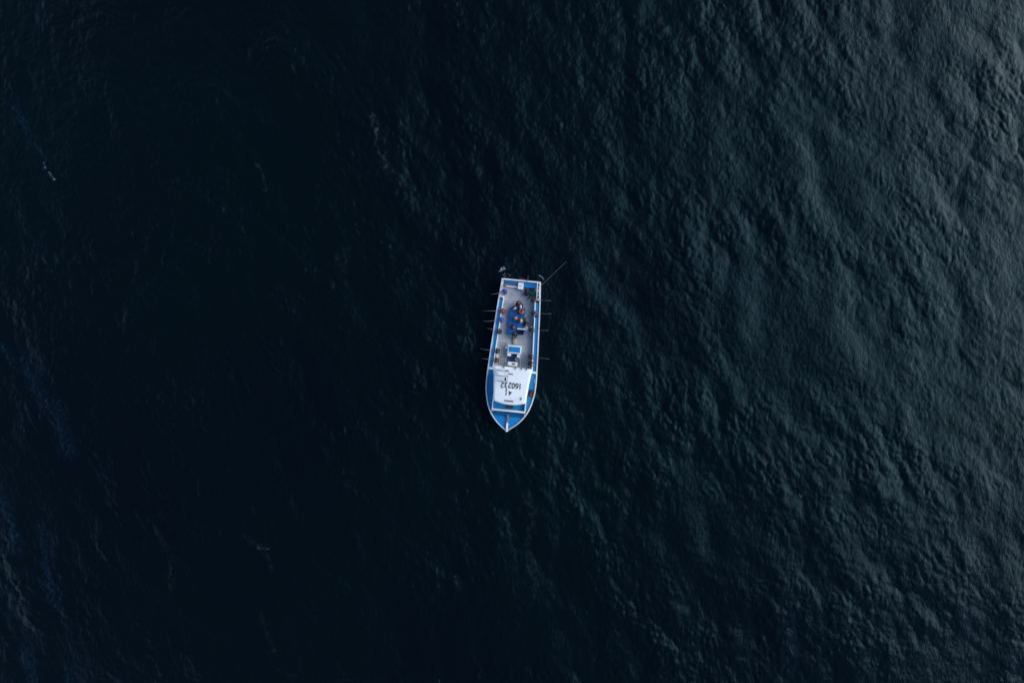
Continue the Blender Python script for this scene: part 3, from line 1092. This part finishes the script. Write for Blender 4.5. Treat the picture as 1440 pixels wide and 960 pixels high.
def person_meshes(kind):
    if kind in PROTO:
        return PROTO[kind]
    J = pose(kind)
    # body: one continuous surface with five fingers on each hand
    names = ['pel', 'spi', 'che', 'nec', 'hea', 'top']
    vs = [J[n_] for n_ in names]
    rd = [(.13, .10), (.125, .095), (.15, .105), .055, .085, .075]
    ed = [(i, i + 1) for i in range(5)]
    for s, q in ((1, 'r'), (-1, 'l')):
        b0 = len(vs)
        for n_, r in (('sh', .062), ('el', .045), ('wr', .030), ('pa', (.040, .022))):
            vs.append(J[n_ + q])
            rd.append(r)
        ed += [(2, b0), (b0, b0 + 1), (b0 + 1, b0 + 2), (b0 + 2, b0 + 3)]
        P_ = Vector(J['pa' + q])
        D = (P_ - Vector(J['wr' + q])).normalized()
        S = D.cross(Vector((0, 0, 1))).normalized()
        for k, (off, ln) in enumerate(((-.030, .062), (-.010, .075), (.010, .080), (.030, .070))):
            a = P_ + D * .030 + S * off
            m_ = a + D * ln * .5
            e = m_ + D * ln * .25 + Vector((0, 0, -ln * .42))
            i0 = len(vs)
            vs += [a, m_, e]
            rd += [.010, .009, .0075]
            ed += [(b0 + 3, i0), (i0, i0 + 1), (i0 + 1, i0 + 2)]
        th = P_ - D * .02 + S * (-.045 * s)
        i0 = len(vs)
        vs += [th, th + D * .045 + S * (-.012 * s) + Vector((0, 0, -.015))]
        rd += [.012, .009]
        ed += [(b0 + 3, i0), (i0, i0 + 1)]
        b1 = len(vs)
        for n_, r in (('hi', .085), ('kn', .058), ('an', .040), ('to', (.040, .028))):
            vs.append(J[n_ + q])
            rd.append(r)
        ed += [(0, b1), (b1, b1 + 1), (b1 + 1, b1 + 2), (b1 + 2, b1 + 3)]
    body = skin_mesh(vs, ed, rd)
    # face: nose, ears, eyes, mouth pressed into the head as part of the same mesh
    H0, H1 = Vector(J['hea']), Vector(J['top'])
    up = (H1 - H0).normalized()
    fw = Vector((0, 1, 0))
    fw = (fw - up * fw.dot(up)).normalized()
    cen = H0 + up * .03
    bm = bmesh.new()
    bm.from_mesh(body)
    tube(bm, [cen + fw * .075 + up * .02, cen + fw * .107 - up * .015], .008, .017, n=6)
    for s in (1, -1):
        ball(bm, cen + fw * .074 + Vector((s * .032, 0, 0)) + up * .022, .011, seg=8)
        ball(bm, cen + Vector((s * .088, 0, 0)), .012, .022, .03, seg=8)
    tube(bm, [cen + fw * .083 - up * .045 + Vector((-.022, 0, 0)), cen + fw * .090 - up * .047, cen + fw * .083 - up * .045 + Vector((.022, 0, 0))], .007, n=6)
    bm.to_mesh(body)
    bm.free()
    # jacket
    vs = [J['pel'], J['spi'], J['che'], tuple(Vector(J['nec']) - Vector((0, 0.01, .03)))]
    rd = [(.165, .125), (.165, .125), (.185, .135), .085]
    ed = [(0, 1), (1, 2), (2, 3)]
    for q in 'rl':
        b0 = len(vs)
        for n_, r in (('sh', .092), ('el', .068), ('wr', .050)):
            vs.append(J[n_ + q])
            rd.append(r)
        ed += [(2, b0), (b0, b0 + 1), (b0 + 1, b0 + 2)]
    jacket = skin_mesh(vs, ed, rd)
    # trousers
    vs = [tuple(Vector(J['pel']) - Vector((0, 0, .02)))]
    rd = [(.15, .12)]
    ed = []
    for q in 'rl':
        b0 = len(vs)
        for n_, r in (('hi', .105), ('kn', .080), ('an', .062)):
            p_ = Vector(J[n_ + q])
            if n_ == 'an':
                p_ = p_ + (Vector(J['kn' + q]) - p_) * .15
            vs.append(tuple(p_))
            rd.append(r)
        ed += [(0, b0), (b0, b0 + 1), (b0 + 1, b0 + 2)]
    trousers = skin_mesh(vs, ed, rd)
    boots = []
    for q in 'rl':
        bm = bmesh.new()
        a, t_ = Vector(J['an' + q]), Vector(J['to' + q])
        mid = (a + t_) / 2
        mid.z = t_.z + .012
        ball(bm, (mid.x, mid.y + .01, mid.z), .052, .145, .055, seg=12, zmin=-.9)
        tube(bm, [a + Vector((0, 0, -.02)), a + Vector((0, -.005, .10))], .058, .062, n=10)
        me = bpy.data.meshes.new('boot')
        bm.to_mesh(me)
        bm.free()
        for p in me.polygons:
            p.use_smooth = True
        boots.append(me)

    def headgear(hat):
        bm = bmesh.new()
        r = bmesh.ops.create_uvsphere(bm, u_segments=16, v_segments=10, radius=1.0)
        kill = [v for v in r['verts'] if v.co.z < -0.35]
        bmesh.ops.delete(bm, geom=kill, context='VERTS')
        for v in bm.verts:
            v.co = Vector((v.co.x * .112, v.co.y * .128, v.co.z * .098))
        if hat == 'cap':
            pts = []
            for k in range(9):
                a = math.pi * (0.18 + 0.64 * k / 8)
                pts.append((math.cos(a) * .10, math.sin(a) * .10))
            for k in range(8, -1, -1):
                a = math.pi * (0.18 + 0.64 * k / 8)
                pts.append((math.cos(a) * .125, math.sin(a) * .20))
            prism(bm, pts, -.012, 0.0)
        if hat == 'brim':
            n_ = 20
            rings = [[bm.verts.new((math.cos(2 * math.pi * k / n_) * rr, math.sin(2 * math.pi * k / n_) * rr, zz)) for k in range(n_)] for rr, zz in ((.10, .0), (.19, -.03), (.19, -.042), (.10, -.012))]
            for a, c in zip(rings, rings[1:]):
                for k in range(n_):
                    bm.faces.new((a[k], a[(k + 1) % n_], c[(k + 1) % n_], c[k]))
        rot = up.to_track_quat('Z', 'Y').to_matrix().to_4x4()
        ang = math.atan2(0, 1)
        rot = Matrix((Vector((1, 0, 0)), fw, up)).transposed().to_4x4()
        bmesh.ops.transform(bm, matrix=Matrix.Translation(cen + up * .035 + fw * .012) @ rot, verts=bm.verts)
        me = bpy.data.meshes.new(hat)
        bm.to_mesh(me)
        bm.free()
        for p in me.polygons:
            p.use_smooth = hat != 'brim'
        return me
    heads = {h: headgear(h) for h in ('hair', 'cap', 'brim')}
    # life vest: padded sleeveless shell
    vest = skin_mesh([J['pel'], J['spi'], J['che'], tuple(Vector(J['che']) + (Vector(J['nec']) - Vector(J['che'])) * .55)],
                     [(0, 1), (1, 2), (2, 3)], [(.14, .11), (.205, .16), (.215, .165), (.13, .11)])
    PROTO[kind] = dict(body=body, jacket=jacket, trousers=trousers, boots=boots, heads=heads, vest=vest, J=J)
    return PROTO[kind]


def person(kind, x, y, z, rz, jacket, trousers, head, hcol, label, vest=None, group='anglers and passengers aboard the fishing boat', s=0.93):
    pm = person_meshes(kind)
    o = bpy.data.objects.new('person', pm['body'].copy())
    C.objects.link(o)
    o.data.materials.clear()
    o.data.materials.append(M['skin'])
    o.matrix_world = BOAT @ Matrix.Translation((x, y, z)) @ Matrix.Rotation(rz, 4, 'Z') @ Matrix.Scale(s, 4)
    tag(o, label, 'person', group)

    def child(name, me, m):
        me = me.copy()
        me.materials.clear()
        me.materials.append(m)
        c = bpy.data.objects.new(name, me)
        C.objects.link(c)
        c.parent = o
        return c
    child('jacket', pm['jacket'], cloth(jacket))
    child('trousers', pm['trousers'], cloth(trousers))
    for b_ in pm['boots']:
        child('boot', b_, M['boot'])
    child('hair' if head == 'hair' else 'hat', pm['heads'][head], M['hair'] if head == 'hair' else cloth(hcol))
    if vest:
        child('life_vest', pm['vest'], cloth(vest))
    return o


ROD_N = 0


def rod(x, y, z, tip_px, tip_z, label):
    """fishing rod from the angler's hands out over the rail"""
    t = empty('fishing_rod')
    t.matrix_world = BOAT @ Matrix.Translation((x, y, z))
    tx, ty = at_boat(tip_px[0], tip_px[1], tip_z)
    v = Vector((tx - x, ty - y, tip_z - z))
    d = v.normalized()
    tag(t, label, 'fishing rod', 'rods held out over the rails')
    sag = Vector((0.02 * math.sin(len(label)), 0.05 * math.sin(len(label) * 1.7), -0.09))
    bm = bmesh.new()
    tube(bm, [v * 0.12, v * 0.4 - sag * .6, v * 0.7 - sag, v], 0.019, 0.009, n=6)
    finish('rod_blank', bm, M['pole'], t, True)
    bm = bmesh.new()
    tube(bm, [-d * .35, v * 0.12], 0.022, 0.018, n=8)
    finish('handle', bm, M['dark'], t, True)
    bm = bmesh.new()
    p = v * .06 - Vector((0, 0, .07))
    tube(bm, [p - Vector((.03, .03, 0)), p + Vector((.03, .03, 0))], .045, n=12)
    tube(bm, [p, p + Vector((0, 0, .06))], .012, n=6)
    finish('reel', bm, M['steel'], t)
    return t


BLK = (0.014, 0.014, 0.018)
NAVY = (0.016, 0.020, 0.055)
# anglers on the left rail of the picture (+X side): (pixel, jacket, trousers, headgear, colour, rod tip pixel, texts)
L_ = [
    ((709.0, 409.6), (0.02, 0.03, 0.42), NAVY, 'hair', BLK, (689.5, 413.8), 'angler in ultramarine jacket at the stern end of the left rail', 'rod held by the ultramarine-jacketed angler nearest the stern on the left'),
    ((706.9, 437.0), (0.26, 0.030, 0.028), BLK, 'cap', (0.28, 0.035, 0.03), (678.5, 437.4), 'angler in dark red jacket and red cap at the left rail', 'rod held by the red-jacketed angler at the left rail'),
    ((705.2, 449.4), (0.02, 0.08, 0.42), (0.05, 0.04, 0.2), 'cap', (0.02, 0.07, 0.38), (678.5, 451.6), 'angler in bright blue jacket and cap at the left rail below the red one', 'rod held by the bright blue angler at the left rail'),
    ((701.9, 465.8), BLK, (0.03, 0.016, 0.018), 'hair', BLK, (684.5, 461.8), 'black-clad angler alone at the middle of the left rail', 'rod held by the black-clad angler at the middle of the left rail'),
    ((698.9, 493.4), (0.03, 0.032, 0.065), NAVY, 'hair', BLK, (675.2, 489.8), 'angler in dark navy jacket at the left rail level with the blue hatch', 'rod held by the dark navy angler level with the blue hatch'),
    ((697.8, 506.6), (0.11, 0.055, 0.028), BLK, 'hair', BLK, (677.0, 503.6), 'angler in brown jacket at the left rail beside the white roof', 'rod held by the brown-jacketed angler beside the white roof'),
]
for (qx, qy), jk, tr, hd, hc_, tip, lb, rl in L_:
    hx, hy = at_boat(qx, qy, 2.25)
    # head is ~.12 ahead of the feet; facing +X (towards the rail)
    tx, ty = at_boat(tip[0], tip[1], 2.0)
    ang = math.atan2(ty - hy, tx - hx)
    fx, fy = hx - .10 * math.cos(ang), hy - .10 * math.sin(ang)
    person('stand', fx, fy, 0.62, ang - math.pi / 2, jk, tr, hd, hc_, lb, s=0.92)
    rod(fx + .38 * math.cos(ang), fy + .38 * math.sin(ang), 1.73, tip, 2.1, rl)
R_ = [
    ((750.6, 421.2), (0.035, 0.018, 0.018), BLK, 'hair', BLK, (775.2, 423.2), 'angler in dark brown jacket on the right side just below the green net', 'rod held by the dark brown angler below the green net'),
    ((751.6, 440.2), (0.05, 0.05, 0.06), BLK, 'hair', BLK, (775.2, 440.6), 'angler in charcoal jacket at the right rail by the white bracket', 'rod held by the charcoal-jacketed angler at the right rail'),
    ((748.7, 463.6), (0.016, 0.02, 0.05), NAVY, 'hair', BLK, (771.2, 464.4), 'angler in dark navy jacket at the right rail between two white brackets', 'rod held by the navy angler between the white brackets'),
    ((747.2, 502.0), (0.07, 0.016, 0.026), BLK, 'hair', BLK, (773.0, 504.6), 'angler in dark maroon jacket at the right rail above the white roof', 'rod held by the maroon-jacketed angler above the white roof'),
]
for (qx, qy), jk, tr, hd, hc_, tip, lb, rl in R_:
    hx, hy = at_boat(qx, qy, 2.25)
    tx, ty = at_boat(tip[0], tip[1], 2.0)
    ang = math.atan2(ty - hy, tx - hx)
    fx, fy = hx - .10 * math.cos(ang), hy - .10 * math.sin(ang)
    person('stand', fx, fy, 0.62, ang - math.pi / 2, jk, tr, hd, hc_, lb, s=0.92)
    rod(fx + .38 * math.cos(ang), fy + .38 * math.sin(ang), 1.73, tip, 2.05, rl)


def at_px(kind, q, z, face, *a, **k):
    """person with the head over pixel q; face = direction in boat degrees (0 = +Y, bow)"""
    J = pose(kind)
    hz = z + J['hea'][2]
    hx, hy = at_boat(q[0], q[1], hz)
    rz = R(face)
    off = Matrix.Rotation(rz, 3, 'Z') @ Vector((0, J['hea'][1], 0))
    return person(kind, hx - off.x, hy - off.y, z, rz, *a, **k)


at_px('stand', (746.8, 511.6), 0.62, 75, (0.035, 0.014, 0.018), BLK, 'hair', BLK, 'person in black and maroon standing at the right corner of the white roof')
at_px('crouch', (741.8, 407.2), 0.62, 170, BLK, NAVY, 'hair', BLK, 'black-clad person crouching by the blue stern deck beside the white cool box')
at_px('crouch', (746.0, 556.6), 1.25, -10, (0.035, 0.014, 0.016), BLK, 'hair', BLK, 'dark-clad person crouching on the right side deck beside the white roof')
# people sitting round the blue fish hold (seat height on its covers)
SZ = 1.062
BLU = (0.012, 0.075, 0.30)
at_px('sit', (729.2, 427.4), SZ, 5, BLK, NAVY, 'hair', BLK, 'black-haired person in black at the stern end of the blue fish hold')
at_px('sit', (732.2, 430.6), SZ, 15, (0.03, 0.032, 0.05), BLK, 'cap', (0.66, 0.64, 0.72), 'person in a white cap at the stern end of the blue fish hold')
at_px('sit', (724.0, 433.4), SZ, -40, (0.02, 0.05, 0.17), NAVY, 'cap', (0.62, 0.42, 0.46), 'person in a pink and white cap at the left stern corner of the fish hold')
at_px('sit', (733.4, 436.9), SZ, 172, (0.60, 0.13, 0.03), BLK, 'hair', BLK, 'person wearing a bright orange life vest on the right of the fish hold', vest=(0.72, 0.16, 0.03), s=0.85)
at_px('sit', (725.2, 447.2), SZ, -80, BLU, NAVY, 'brim', (0.55, 0.22, 0.13), 'person in a faded orange hat and blue jacket on the left of the fish hold')
at_px('sit', (733.0, 450.2), SZ, 10, (0.085, 0.08, 0.06), NAVY, 'cap', (0.66, 0.62, 0.52), 'person in a cream cap and olive jacket near the middle of the fish hold')
at_px('crouch', (737.8, 449.8), 0.62, 100, (0.03, 0.014, 0.022), BLK, 'hair', BLK, 'black-clad person squatting beside the cream cap on the right of the fish hold')
at_px('crouch', (741.6, 456.6), 0.62, 60, BLK, BLK, 'hair', BLK, 'black-clad person squatting beside the pale sack, farthest right of the seated group')
at_px('sit', (720.6, 459.4), SZ, -95, (0.012, 0.03, 0.09), NAVY, 'hair', BLK, 'dark-clad person sitting on the left edge near the bow end of the fish hold')
at_px('sit', (723.6, 471.4), SZ, -4, (0.02, 0.024, 0.022), BLK, 'brim', (0.018, 0.024, 0.022), 'person in a round black hat at the bow end of the fish hold')

# ------------------------------------------------------------------ rope from the stern corner and foam on the water
c0 = BOAT @ Vector((-1.86, -6.72, 1.35))
e0 = px(801, 363.5, 0.0)
z1_ = sea_z(*e0)
bm = bmesh.new()
pts = []
for i in range(15):
    t_ = i / 14
    p = Vector((c0.x + (e0[0] - c0.x) * t_, c0.y + (e0[1] - c0.y) * t_, c0.z + (z1_ - 0.15 - c0.z) * t_ ** 0.8))
    pts.append(p)
tube(bm, pts, 0.015, 0.009, n=6)
rp = finish('anchor_rope', bm, M['rope'], None, True)
tag(rp, 'pale taut rope running from the right stern corner down into the sea', 'rope')


def foam_patch(pts_px, width, count, smin, smax, label, seed, m):
    rn = random.Random(seed)
    P = [px(*p) for p in pts_px]
    bm = bmesh.new()
    for i in range(count):
        t_ = rn.random() * (len(P) - 1)
        k = min(int(t_), len(P) - 2)
        f = t_ - k
        x = P[k][0] * (1 - f) + P[k + 1][0] * f
        y = P[k][1] * (1 - f) + P[k + 1][1] * f
        taper = 0.25 + 0.75 * math.sin(math.pi * t_ / (len(P) - 1))
        x += rn.gauss(0, width * taper)
        y += rn.gauss(0, width * taper)
        z = sea_z(x, y)
        r = rn.uniform(smin, smax) * (0.5 + 0.5 * taper)
        n_ = 7
        c = bm.verts.new((x, y, z + r * .45))
        a0 = rn.random() * 6
        ring = [bm.verts.new((x + math.cos(a0 + 6.283 * q / n_) * r * rn.uniform(.6, 1.3), y + math.sin(a0 + 6.283 * q / n_) * r * rn.uniform(.6, 1.3), z - 0.01)) for q in range(n_)]
        for q in range(n_):
            bm.faces.new((c, ring[q], ring[(q + 1) % n_]))
    o = finish('foam', bm, m, None, True)
    tag(o, label, kind='stuff')
    return o


foam_patch([(701.5, 382.5), (705, 379.3), (708, 378), (711.5, 377.8)], 0.07, 90, 0.02, 0.05, 'curved white foam streak off the left stern corner', 1, M['foam'])
foam_patch([(706, 386.5), (712, 386.8), (718, 387)], 0.10, 26, 0.02, 0.045, 'spots of foam close behind the left stern corner', 2, M['foam'])
foam_patch([(757, 386.8), (761, 388.6), (765.5, 393.5)], 0.04, 60, 0.02, 0.04, 'thin curved foam streak off the right stern corner', 3, M['foam'])
foam_patch([(68, 241), (71, 247), (78, 254)], 0.10, 40, 0.015, 0.045, 'small breaking crest far left on the dark sea', 4, M['foam'])
foam_patch([(62, 228), (64, 238)], 0.06, 10, 0.02, 0.05, 'flecks of foam above the small breaking crest', 5, M['foam'])
foam_patch([(361, 770), (369, 769), (378, 772)], 0.10, 16, 0.02, 0.045, 'few faint foam flecks on the lower left sea', 6, M['foam'])
foam_patch([(1124, 696), (1128, 698)], 0.08, 8, 0.02, 0.045, 'single foam fleck on a crest at the lower right', 7, M['foam'])
